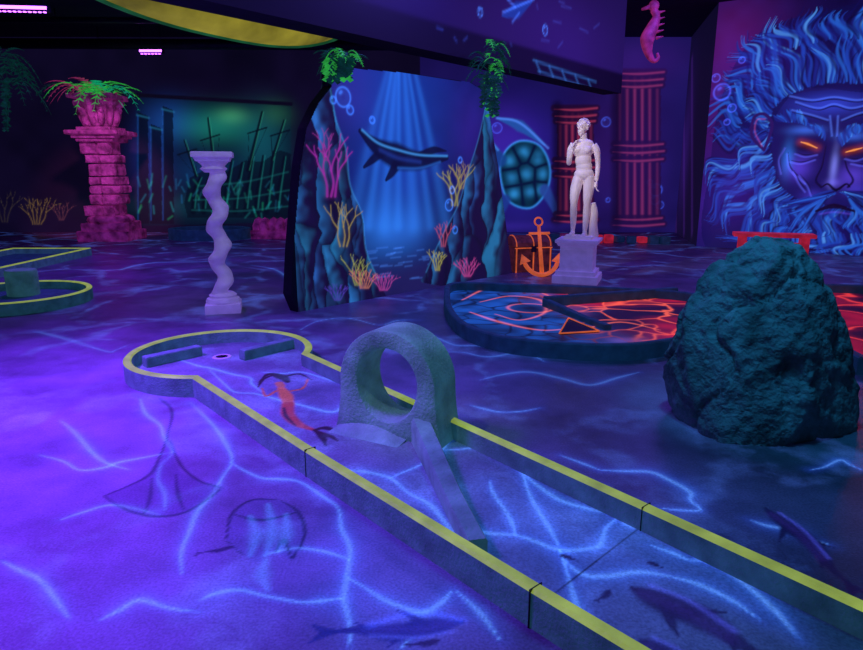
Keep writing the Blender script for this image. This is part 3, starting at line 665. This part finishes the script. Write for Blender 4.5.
# ---------------------------------------------------------------- BOULDER
bm=bmesh.new(); bmesh.ops.create_icosphere(bm,subdivisions=6,radius=1)
rr=random.Random(12)
planes=[(Vector((-.2,-1,.25)).normalized(),.82),(Vector((.55,-.8,.15)).normalized(),.86),(Vector((-.75,-.6,.3)).normalized(),.86),(Vector((.05,-.1,1)).normalized(),.94),(Vector((.35,-.6,.75)).normalized(),.93),(Vector((-.55,-.3,.85)).normalized(),.90)]
for i in range(20):
    d=Vector((rr.uniform(-1,1),rr.uniform(-1,1),rr.uniform(-.6,1))).normalized(); planes.append((d,rr.uniform(.90,1.02)))
for v in bm.verts:
    d=v.co.normalized(); r=1/((abs(d.x)**3.6+abs(d.y)**3.6+abs(d.z)**3.6)**(1/3.6))
    for n_,c_ in planes:
        k=d.dot(n_)
        if k>.1: r=min(r,c_/k)
    p=d*r; z=p.z
    t=max(0,(z+.45)/1.45); sx=.61*(1-.50*t**1.35); sy=.50*(1-.40*t**1.4)
    q=Vector((p.x*sx+.02-.02*z,p.y*sy,.44+z*.79))
    nz=noise.fractal(q*2.6+Vector((3,1,7)),1,2,4)*.04+noise.fractal(q*8,1,2,6)*.014
    cr=abs(noise.noise(Vector((q.x*3.2,q.y*3.2,q.z*1.8))+Vector((1,8,2)))); nz-=max(0,.06-cr)*.6
    cr=abs(noise.noise(Vector((q.x*5,q.y*5,q.z*4))+Vector((4,3,9)))); nz-=max(0,.05-cr)*.35
    v.co=q+d*nz
for v in bm.verts: v.co.z=max(v.co.z,-.01)
me=bpy.data.meshes.new('boulder'); bm.to_mesh(me); bm.free(); me.materials.append(M_rock)
for p in me.polygons: p.use_smooth=True
ob=bpy.data.objects.new('boulder',me); scn.collection.objects.link(ob); ob.location=(2.12,4.12,0)

# ---------------------------------------------------------------- LAVA / REEF COURSE
pts=[(.30,8.75),(.16,7.9),(.17,7.0),(.30,6.25),(.62,5.74),(1.12,5.50),(1.65,5.44),(2.15,5.62),(2.75,6.0),(3.25,6.6),(3.45,7.3),(3.2,8.0),(2.4,8.35),(1.3,8.6)]
S=[tuple(p) for p in spline(pts,4,True)[:-1]]
area=sum(S[i][0]*S[(i+1)%len(S)][1]-S[(i+1)%len(S)][0]*S[i][1] for i in range(len(S)))
if area>0: S=S[::-1]
par=empty('minigolf_reef_course')
b=B(); b.curb(S,.07,.15,M_teal,M_teal); b.obj('curb',parent=par)
ctr=np.array([1.8,7.0]); S2=[(ctr[0]+(p[0]-ctr[0])*.985,ctr[1]+(p[1]-ctr[1])*.985) for p in S]
fo,lu,lv=grid_mesh('painted_green',np.arange(.1,3.5,.014),np.arange(5.4,8.8,.014),lambda u,v:np.stack([u,v,0*u+.04],1),lambda u,v:inpoly(u,v,S2),M_mural)
fo.parent=par
C=Canvas(lu,lv,(14,20,70),LM)
wu=lu+.22*vnoise(lu,lv,3,41)+.06*vnoise(lu,lv,9,44); wv=lv+.22*vnoise(lu,lv,3,42)+.06*vnoise(lu,lv,9,45)
sd=rng.uniform([0,5.3],[3.7,9.2],(120,2)); d=np.sqrt((wu[:,None]-sd[None,:,0])**2+(wv[:,None]-sd[None,:,1])**2); d.sort(axis=1); e=d[:,1]-d[:,0]
right=1/(1+np.exp(-(lu-1.75+ (lv-7)*.15+ .5*(vnoise(lu,lv,2,43)-.5))*9))
edge=np.exp(-(e/.03)**2)
cb=lin((22,80,170))[None]*(.2+1.1*vnoise(lu,lv,5,8))[:,None]; patch=np.clip(vnoise(lu,lv,1.5,19)*1.8-.55,0,1)
cr_=lin((215,26,34))[None]*(patch*(.25+1.1*vnoise(lu,lv,5,9)))[:,None]+lin((30,8,44))[None]
C.c=cb*(1-right)[:,None]+cr_*right[:,None]
C.c=C.c*(1-.85*edge*(1-right))[:,None]+ (edge*right*(.3+vnoise(lu,lv,2.2,20)))[:,None]*lin((255,100,50))
for q in([(462,300),(490,288),(530,290),(560,300)],[(470,312),(500,322),(540,330),(575,328)],[(480,302),(510,296),(540,300),(545,312),(520,320),(495,314)],[(580,330),(620,322),(660,330)]):
    C.glow(q,[.01,.03,.02,.008],(245,105,55),.85)
C.blob(530,308,.16,.16,(10,8,30),.9,False); C.ring(530,308,.26,.02,(240,100,60),.8)
put(fo,'paint',C.c)
b=B()
c0=fl(545,306,.04); c1=fl(675,296,.04)
prism(b,c0,c1,.05,.05,.12,.12,M_teal); prism(b,fl(545,306,.04),fl(608,330,.04),.04,.04,.10,.06,M_teal)
b.obj('divider_wall',parent=par)
# low arrow-shaped ramp with fluorescent edges
b=B(); A0=[(-.20,-.16),(.22,-.06),(-.04,.20)]
b.add([(x,y,.04) for x,y in A0]+[(A0[0][0],A0[0][1],.055),(A0[1][0],A0[1][1],.055),(A0[2][0],A0[2][1],.13)],[[0,1,2],[3,4,5],[0,1,4,3],[1,2,5,4],[2,0,3,5]],M_black)
for i,j in((0,1),(1,2),(2,0)):
    zz_=(.055,.055,.13); b.tube([(A0[i][0],A0[i][1],zz_[i]),(A0[j][0],A0[j][1],zz_[j])],.008,M_orange,6)
x,y=fl(576,331,.04); b.obj('arrow_ramp',(x,y,0),parent=par)

par=empty('minigolf_lava_course')
Q=[(3.45,5.05),(3.9,8.9),(6.4,8.4),(5.8,4.5)]
b=B(); b.curb(Q,.08,.15,M_teal,M_teal); b.obj('curb',parent=par)
fo,lu,lv=grid_mesh('lava_floor',np.arange(3.4,6.4,.02),np.arange(4.5,8.9,.02),lambda u,v:np.stack([u,v,0*u+.04],1),lambda u,v:inpoly(u,v,Q),M_mural); fo.parent=par
C=Canvas(lu,lv,(34,8,40),None); nn1=vnoise(lu,lv,1.6,11)*.6+vnoise(lu,lv,4,12)*.4; C.c+=np.exp(-((nn1-.5)/.03)**2)[:,None]*lin((225,60,40)); C.c+=np.clip(nn1*1.6-.5,0,1)[:,None]*lin((170,16,34)); put(fo,'paint',C.c)

par=empty('minigolf_round_course')
cx,cy,r=-5.25,8.05,.88
b=B(); S=[(cx+r*math.cos(-t),cy+r*math.sin(-t)) for t in np.linspace(0,2*math.pi,49)[:-1]]
b.curb(S,.07,.15,M_curb,M_lime); b.obj('curb',parent=par)
b=B(); b.lathe([(.86,.0),(.86,.04),(.01,.041)],M_teal,40); b.obj('green',(cx,cy,0),parent=par)
b=B(); b.lathe([(.19,.04),(.19,.34),(.175,.37),(.01,.375)],M_loop,28); b.obj('post_obstacle',(-5.35,8.4,0),parent=par,sharp=40)
b=B(); b.lathe([(.052,.041),(.052,.047),(.075,.047),(.085,.041)],M_white,20); b.lathe([(.001,.046),(.055,.0462)],M_black,20); b.obj('cup',(-5.0,7.75,0),parent=par)
par=empty('minigolf_straight_course')
b=B(); b.curb([(-8.3,9.2),(-8.3,12.9),(-6.75,12.9),(-6.75,9.2)],.08,.15,M_curb,M_lime)
b.obj('curb',parent=par)
b=B(); b.box((-7.52,11.05,.02),(1.4,3.6,.04),M_teal,bev=0); b.obj('green',parent=par)
b=B(); x,y=fl(205,240); S=[(x+1.0*math.cos(-t),y+.75*math.sin(-t)+.4) for t in np.linspace(0,2*math.pi,41)[:-1]]
b.curb(S,.14,.26,M_teal,M_teal); b.lathe([(.9,.0),(.9,.1),(.01,.1)],M_black,32,T=Matrix.Translation((x,y+.4,0)),sy=.72); b.obj('round_pool')

# ---------------------------------------------------------------- TWISTED COLUMN
b=B()
zz=np.linspace(.17,1.66,110)
b.lathe([(.094+.006*math.sin(z*42),z) for z in zz],M_white,28,off=lambda z:(.042*math.cos(z*16),.042*math.sin(z*16)))
b.box((0,0,.055),(.40,.40,.11),M_white); b.lathe([(.19,.10),(.20,.13),(.185,.16),(.15,.175),(.16,.20),(.12,.23)],M_white)
b.lathe([(.10,1.60),(.15,1.64),(.12,1.67),(.17,1.72)],M_white); b.box((0,0,1.745),(.36,.36,.05),M_white,taper=1.1); b.box((0,0,1.795),(.44,.44,.06),M_white)
b.obj('twisted_column',(-2.46,7.55,0),rz=.25,sharp=40)

# ---------------------------------------------------------------- RUINED COLUMN + ferns
def frond(b,p,ang,l,m,droop=.6,w=.05,n=9,tilt=1.0):
    pts=[]; 
    for i in range(n+1):
        f=i/n; pts.append(Vector((p[0]+math.cos(ang)*l*f,p[1]+math.sin(ang)*l*f,p[2]+l*tilt*f-droop*l*2*f*f)))
    b.tube(pts,[.006]*(n)+[.002],m,4)
    sd=Vector((-math.sin(ang),math.cos(ang),0))
    for i in range(1,n+1):
        c=pts[i]; d=(pts[i]-pts[i-1]).normalized(); s=w*l*3*math.sin(math.pi*(i+.6)/(n+1.3))+.01
        for k in(-1,1):
            t=c+sd*k*s+d*s*.6+Vector((0,0,-.15*s)); a_=c-d*s*.18; e_=c+d*s*.25
            b.add([a_,(a_+t)/2-d*s*.05,t,(e_+t)/2+d*s*.08,e_],[[0,1,2,3,4]],m)
par=empty('ruined_brick_column',(-7.8,16.0,0))
b=B(); z=0
b.box((0,0,.12),(1.22,1.1,.24),M_pink,jit=.012,bev=.04); b.box((0,0,.33),(1.05,.95,.2),M_pink,jit=.012,bev=.04); b.lathe([(.5,.42),(.54,.48),(.5,.56),(.42,.6)],M_pink,16); z=.58
while z<2.3:
    h=random.uniform(.20,.30); w=random.uniform(.62,.74); sp=random.uniform(-.12,.12)
    for k in(-1,1): 
        wd=w/2-.012+k*sp; b.box((k*w/4+sp*.5+random.uniform(-.02,.02),random.uniform(-.02,.02),z+h/2),(wd,w+random.uniform(-.06,.04),h-.022),M_pink,rz=random.uniform(-.05,.05),bev=.04,jit=.012)
    z+=h
for hh,ww in((.08,.86),(.07,1.0),(.10,1.2)): b.box((0,0,z+hh/2),(ww,ww*.95,hh),M_pink,jit=.008,bev=.03); z+=hh
b.box((0,0,z+.04),(.8,.8,.08),M_pink,bev=.03); z+=.08
b.lathe([(.28,z),(.35,z+.05),(.30,z+.14),(.36,z+.25),(.33,z+.38),(.38,z+.5),(.46,z+.62)],M_pink,18)
for i in range(12):
    t=i*math.pi/6; c_,s_=math.cos(t),math.sin(t); hgt=.50 if i%2 else .34
    b.tube([(c_*.32,s_*.32,z+.04),(c_*.38,s_*.38,z+hgt*.5),(c_*.42,s_*.42,z+hgt),(c_*.50,s_*.50,z+hgt+.05),(c_*.50,s_*.50,z+hgt-.03)],[.05,.08,.07,.045,.02],M_pink,8,sub=3)
z+=.62
b.box((0,0,z+.06),(1.0,.95,.12),M_pink,jit=.01,bev=.03); zt=z+.12
b.obj('masonry',parent=par)
b=B()
for i in range(58):
    a=random.uniform(0,6.28); m=random.choice([M_green,M_green,M_dleaf,M_tleaf,M_tleaf]) if math.cos(a)>0 else random.choice([M_pleaf,M_green,M_dleaf,M_pleaf])
    frond(b,(random.uniform(-.3,.3),random.uniform(-.3,.3),zt),a,random.uniform(.4,.95),m,random.uniform(.35,.8),.06)
b.obj('fern_foliage',parent=par)
def ivy(name,loc,n,hang,ms,l=.3,up=.3):
    b=B()
    for i in range(n):
        a=random.uniform(0,6.28); frond(b,(random.uniform(-.12,.12),random.uniform(-.12,.12),random.uniform(0,up)),a,random.uniform(.6,1.2)*l,random.choice(ms),random.uniform(.4,1),.07)
    for i in range(int(n/3)):
        x,y=random.uniform(-.1,.1),random.uniform(-.15,-.05); h=random.uniform(.4,1)*hang; P=[(x+random.uniform(-.03,.03),y-.02*k,.05-h*k/6) for k in range(7)]
        m=random.choice(ms); b.tube(P,.006,m,4)
        for p in P:
            for s in(-1,1):
                c=Vector(p); b.add([c,c+Vector((s*.03,-.02,.025)),c+Vector((s*.08,-.03,-.01)),c+Vector((s*.035,-.02,-.035))],[[0,1,2,3]],m)
    return b.obj(name,loc)
ivy('hanging_fern',(-1.05,8.0,2.80),30,.25,[M_dleaf,M_green,M_dleaf,M_dleaf],.26,.15)
ivy('hanging_fern',(.83,9.93,2.88),38,.6,[M_dleaf,M_dleaf,M_dleaf,M_green],.28,.5)
ivy('hanging_fern',(-8.9,14.5,3.4),26,1.0,[M_dleaf],.6,.6)

# ---------------------------------------------------------------- PEDESTAL + STATUE
par=empty('statue_on_pedestal',(2.2,9.72,0)); par.rotation_euler=(0,0,math.radians(-20))
b=B(); b.box((0,0,.06),(.66,.66,.12),M_white); b.box((0,0,.15),(.58,.58,.07),M_white); b.box((0,0,.37),(.48,.48,.38),M_white,bev=.008)
for s in(-1,1): b.box((0,s*.238,.37),(.34,.012,.26),M_white,bev=.004)
for s in(-1,1): b.box((s*.238,0,.37),(.012,.34,.26),M_white,bev=.004)
b.box((0,0,.575),(.54,.54,.05),M_white,taper=1.08); b.box((0,0,.62),(.62,.62,.05),M_white); b.obj('pedestal',parent=par)
b=B(); m=M_statue
T=Matrix.Translation((0,0,.645))
b.box((0,0,.02),(.42,.34,.05),m,T=T,bev=.01)
def tb(P,R_,n=14,flat=None): b.tube(P,R_,m,n,T=T,sub=5,flat=flat)
tb([(.095,0,.90),(.10,-.005,.74),(.092,-.015,.60),(.088,-.01,.50),(.085,.015,.38),(.08,.015,.24),(.075,.01,.12),(.075,.0,.07)],[.080,.082,.066,.050,.053,.045,.031,.034])
tb([(-.055,0,.88),(-.080,-.05,.73),(-.09,-.09,.60),(-.09,-.10,.50),(-.095,-.05,.38),(-.10,.0,.24),(-.105,.03,.12),(-.105,.03,.08)],[.080,.080,.064,.050,.052,.044,.030,.033])
for x,y0 in((.078,0),(-.108,.0)):
    tb([(x,y0+.045,.065),(x,y0-.03,.07),(x-.005,y0-.10,.058),(x-.01,y0-.17,.048)],[.032,.036,.034,.016])
    for k in range(5): b.ell((x-.032+k*.016,y0-.165+abs(k-1)*.007,.05),(.009,.022,.010),m,T=T,n=8)
for c_,r_ in(((.02,.0,.93),(.145,.10,.10)),((.015,.005,1.03),(.118,.085,.12)),((.0,.0,1.13),(.118,.084,.13)),((-.01,.0,1.27),(.150,.095,.12)),((-.01,.01,1.36),(.145,.078,.070)),((.07,.05,.90),(.085,.085,.09)),((-.045,.05,.89),(.085,.085,.09)),((-.072,-.062,1.28),(.058,.042,.052)),((.052,-.062,1.27),(.058,.042,.052))):
    b.ell(c_,r_,m,T=T,n=20)
tb([(-.01,.015,1.38),(-.01,.005,1.44),(-.02,-.01,1.50)],[.058,.048,.050])
HR=Matrix.Rotation(math.radians(-28),4,'Z'); HT=T@Matrix.Translation((-.025,-.015,1.575))@HR
b.ell((0,.01,.03),(.074,.094,.088),m,T=HT,n=20); b.ell((0,-.028,-.035),(.055,.062,.075),m,T=HT,n=16); b.ell((0,-.062,-.085),(.026,.022,.022),m,T=HT,n=10)
b.tube([(0,-.088,.022),(0,-.106,-.012),(0,-.100,-.022)],[.010,.015,.012],m,8,T=HT)
b.ell((0,-.086,-.048),(.026,.012,.007),m,T=HT,n=8); b.ell((0,-.084,-.060),(.022,.012,.008),m,T=HT,n=8)
for s in(-1,1):
    b.ell((s*.030,-.078,.012),(.015,.010,.009),m,T=HT,n=8); b.tube([(s*.012,-.090,.030),(s*.030,-.090,.036),(s*.050,-.074,.028)],[.006,.008,.005],m,6,T=HT); b.ell((s*.074,.008,-.005),(.010,.018,.030),m,T=HT,n=8)
for i in range(60):
    a=random.uniform(0,6.28); e=random.uniform(-.1,1.5); p=Vector((math.cos(a)*math.cos(e)*.080,.012+math.sin(a)*math.cos(e)*.098,.035+math.sin(e)*.092))
    if p.y<-.045 and p.z<.085: continue
    b.ell(p,(.019,.019,.016),m,T=HT,n=8)
def hand(p,d,side,curl=.6):
    p=Vector(p); d=Vector(d).normalized(); w=Vector((0,-1,0)); w=(w-d*w.dot(d)).normalized(); nrm=d.cross(w)*side
    b.tube([p,p+d*.04,p+d*.085],[.024,.034,.032],m,10,T=T,flat=.55)
    for k,l in enumerate((.070,.080,.075,.058)):
        base=p+d*.082+w*(.030-.019*k); q1=base+d*l*.45+nrm*l*curl*.2; q2=q1+d*l*.3+nrm*l*curl*.45; q3=q2+d*l*.05+nrm*l*curl*.4
        b.tube([base-d*.02,base,q1,q2,q3],[.010,.010,.009,.008,.006],m,7,T=T)
    b.tube([p+d*.02+w*.022,p+d*.045+w*.050,p+d*.075+w*.058+nrm*.015],[.013,.011,.008],m,7,T=T)
tb([(.135,.01,1.345),(.178,.02,1.27),(.200,.035,1.15),(.208,.04,1.06),(.210,.01,.95),(.208,-.01,.84)],[.048,.050,.040,.036,.033,.023]); hand((.208,-.012,.83),(0,-.05,-1),-1)
tb([(-.150,.01,1.36),(-.190,.02,1.28),(-.205,.03,1.17),(-.205,.02,1.09),(-.18,-.07,1.16),(-.150,-.11,1.27)],[.048,.050,.040,.037,.031,.023]); hand((-.148,-.112,1.28),(.25,.25,1),1,.8)
tb([(.20,.08,.02),(.185,.075,.20),(.19,.065,.38),(.16,.05,.52)],[.075,.060,.055,.045])
so=b.obj('figure',parent=par)
rm=so.modifiers.new('remesh','REMESH'); rm.mode='VOXEL'; rm.voxel_size=.0065; rm.use_smooth_shade=True
sm_=so.modifiers.new('smooth','SMOOTH'); sm_.factor=.5; sm_.iterations=2

# ---------------------------------------------------------------- ANCHOR + CHEST
b=B(); T=Matrix.Rotation(math.radians(-16),4,'X')
b.tube([(0,0,.08),(0,0,.82)],[.035,.025],M_orange,10,T=T)
arc_=[(.30*math.sin(t),0,.36-.32*math.cos(t)) for t in np.linspace(-1.25,1.25,15)]
b.tube(arc_,[.012]+[.034]*13+[.012],M_orange,10,T=T)
for s in(-1,1):
    p=Vector((s*.285,0,.26)); b.add([p+Vector((s*.03,0,.12)),p+Vector((-s*.10,-.03,0)),p+Vector((s*.06,-.03,-.05)),p+Vector((-s*.10,.03,0)),p+Vector((s*.06,.03,-.05))],[[0,1,2],[0,4,3],[1,3,4,2],[0,2,4],[0,3,1]],M_orange,T=T)
b.tube([(-.17,0,.70),(.17,0,.70)],[.02,.02],M_orange,8,T=T)
b.tube([(.065*math.cos(t),0,.885+.065*math.sin(t)) for t in np.linspace(0,6.28,20)],.014,M_orange,8,T=T)
b.obj('anchor',(1.74,10.12,-.005),rz=math.radians(12))
b=B(); b.box((0,0,.20),(.66,.42,.40),M_brown)
prof=[(math.cos(t)*.21,.42+math.sin(t)*.17) for t in np.linspace(0,math.pi,9)]
V_=[(x,y,z) for x in(-.33,.33) for y,z in prof]; n=9
b.add(V_,[[i,i+1,n+i+1,n+i] for i in range(n-1)]+[list(range(n)),list(range(n,2*n))[::-1],[0,n,2*n-1,n-1]],M_brown)
for x in(-.3,0,.3): b.tube([(x,y*1.03,z+.004) for y,z in prof],.010,M_orange,6); b.box((x,-.213,.2),(.022,.012,.4),M_orange,bev=.003)
b.box((0,-.214,.40),(.66,.012,.016),M_orange,bev=.003); b.box((0,-.22,.38),(.09,.02,.1),M_metal)
b.obj('treasure_chest',(1.62,10.85,0),rz=math.radians(15))

b=B()
b.box((0,0,.40),(1.45,.42,.07),M_red)
for s in(-1,1): b.box((s*.55,0,.18),(.14,.36,.37),M_red)
b.box((0,0,.22),(1.0,.05,.08),M_red); b.obj('red_bench',(6.75,12.9,0),rz=-.35)
b=B()
for i in range(12):
    x=2.7+i*.24; b.box((x,15.6-.06*i+random.uniform(-.08,.08),.09),(.2,.22,random.uniform(.14,.22)),random.choice([M_red,M_teal,M_pink,M_teal]),rz=random.uniform(-.3,.3),bev=.03)
b.obj('border_stones')
b=B()
for i in range(6): b.ell((i*.19-.48,random.uniform(-.08,.08),.22),(.16,.3,.30),M_pink,n=10)
b.box((0,0,.1),(1.2,.6,.2),M_pink,jit=.02); b.obj('stone_seat',(-3.85,16.4,0))

# boat hull under the ceiling
M_hull=mat('boat_hull_paint',(120,120,50),.6,(150,140,40),.55,.8,1.1,.1)
M_hull2=mat('boat_hull_green',(40,110,60),.6,(30,100,56),.45,.5,2,.1)
b=B(); V_=[];F=[];n=24;mm=12
for i in range(n+1):
    f=i/n*2-1; w_=.42*(1-abs(f)**2.4)+.01; dp=.36*(1-abs(f)**3)+.02
    for k in range(mm+1):
        t=math.pi*k/mm; V_.append((f*2.75,math.cos(t)*w_,-math.sin(t)**.8*dp+.12*f*f))
for i in range(n):
    for k in range(mm): F.append([i*(mm+1)+k,i*(mm+1)+k+1,(i+1)*(mm+1)+k+1,(i+1)*(mm+1)+k])
b.add(V_,F,M_hull,True)
b.tube([(f*2.8,0,-.37*(1-abs(f)**3)+.10*f*f) for f in np.linspace(-1,1,20)],.035,M_hull2,6)
for s in(-1,1): b.tube([(f*2.76,s*(.42*(1-abs(f)**2.4)+.02),.12*f*f) for f in np.linspace(-1,1,24)],.04,M_hull2,6)
for x in(-1.4,1.4): b.tube([(x,0,-.1),(x,0,1.12)],.012,M_metal,6)
b.obj('hanging_boat',(-3.0,9.80,3.84),rz=math.radians(58))

# LED wall-washer bars
M_led=mat('violet_led',(120,60,255),.4,(190,90,255),6,0,1,0)
for (x,y,z,l,rz) in((-6.9,11.9,4.3,.85,.12),(-6.4,15.9,4.3,.55,0)):
    b=B(); b.box((0,0,0),(l,.12,.10),M_metal)
    for k in range(int(l/.08)): b.lathe([(.028,-.062),(.028,-.05)],M_led,10,T=Matrix.Translation((-l/2+.05+k*.08,0,0)))
    b.box((0,-.064,-.0),(l-.04,.006,.05),M_led,bev=0)
    for s in(-1,1): b.tube([(s*l*.4,0,.04),(s*l*.4,0,CZ-z-.01)],.008,M_metal,6)
    b.obj('led_light_bar',(x,y,z),rz=rz)
b=B(); P=[(0,0,.0),(.04,0,-.08),(.0,0,-.2),(-.05,0,-.33),(-.03,0,-.48),(.04,0,-.58),(.10,0,-.55),(.08,0,-.49)]
b.tube([(p[0]*1.4,p[1],p[2]*1.4) for p in P],[.06,.06,.10,.12,.07,.04,.03,.02],M_pleaf,10,sub=4)
b.ell((0,0,.06),(.09,.07,.09),M_pleaf); b.tube([(-.05,0,.05),(-.2,0,.0)],[.04,.02],M_pleaf,8); b.tube([(0,0,.1),(0,0,.71)],.008,M_metal,6)
for k in range(5): b.tube([(.08,0,-.05-.1*k),(.2,0,-.02-.1*k)],[.03,.005],M_pleaf,6)
b.obj('seahorse_ornament',(3.75,11.9,4.28))

# ---------------------------------------------------------------- LIGHTS
def light(kind,loc,power,col,size=1,aim=None,spot=60,blend=.6,spread=None):
    l=bpy.data.lights.new(kind.lower()+'_lamp',kind); l.energy=power; l.color=col
    if kind=='AREA':
        l.size=size
        if spread: l.spread=math.radians(spread)
    else: l.shadow_soft_size=size
    if kind=='SPOT': l.spot_size=math.radians(spot); l.spot_blend=blend
    o=bpy.data.objects.new(kind.lower()+'_lamp',l); scn.collection.objects.link(o); o.location=loc
    if aim: o.rotation_euler=(Vector(aim)-Vector(loc)).to_track_quat('-Z','Y').to_euler()
light('AREA',(-3.9,3.6,4.6),500,(.19,.035,1),1.3,(-3.6,3.3,0),spread=95)
light('AREA',(-5.0,10.5,4.6),190,(.19,.04,1),1.2)
light('AREA',(1.0,3.0,4.7),62,(.05,.40,1),1.2)
light('AREA',(4.2,10.5,4.7),85,(.17,.10,1),1.2)
light('AREA',(.3,8.5,4.7),70,(.15,.10,1),1.0,(-.2,7.5,0))
light('SPOT',(1.5,3.6,4.6),300,(.03,.42,.80),.08,(2.10,4.12,1.0),26)
light('SPOT',(-1.8,2.4,4.4),170,(.50,.85,.90),.10,(-.15,3.78,.45),15)
light('SPOT',(.2,7.2,3.3),240,(1,.88,.84),.08,(2.2,9.7,1.7),24)
light('SPOT',(-6.0,12.2,3.9),800,(.95,.16,.62),.15,(-7.8,16,1.8),34)
light('SPOT',(-1.3,4.6,4.6),130,(.7,.65,1),.1,(-2.45,7.5,1.0),20)
light('POINT',(4.6,7.2,1.6),14,(1,.08,.05),.3)
light('POINT',(6.8,12.0,2.2),12,(1,.1,.3),.3)
w=bpy.data.worlds.new('world'); scn.world=w; w.use_nodes=True; w.node_tree.nodes['Background'].inputs[0].default_value=(.02,.015,.08,1); w.node_tree.nodes['Background'].inputs[1].default_value=.2

# ---------------------------------------------------------------- CAMERA
cd=bpy.data.cameras.new('camera'); cam=bpy.data.objects.new('camera',cd); scn.collection.objects.link(cam)
cam.location=(0,0,EYE); cam.rotation_euler=(math.radians(90-13.2),0,0); cd.sensor_width=36; cd.lens=FL/863*36; cd.clip_start=.05
scn.camera=cam
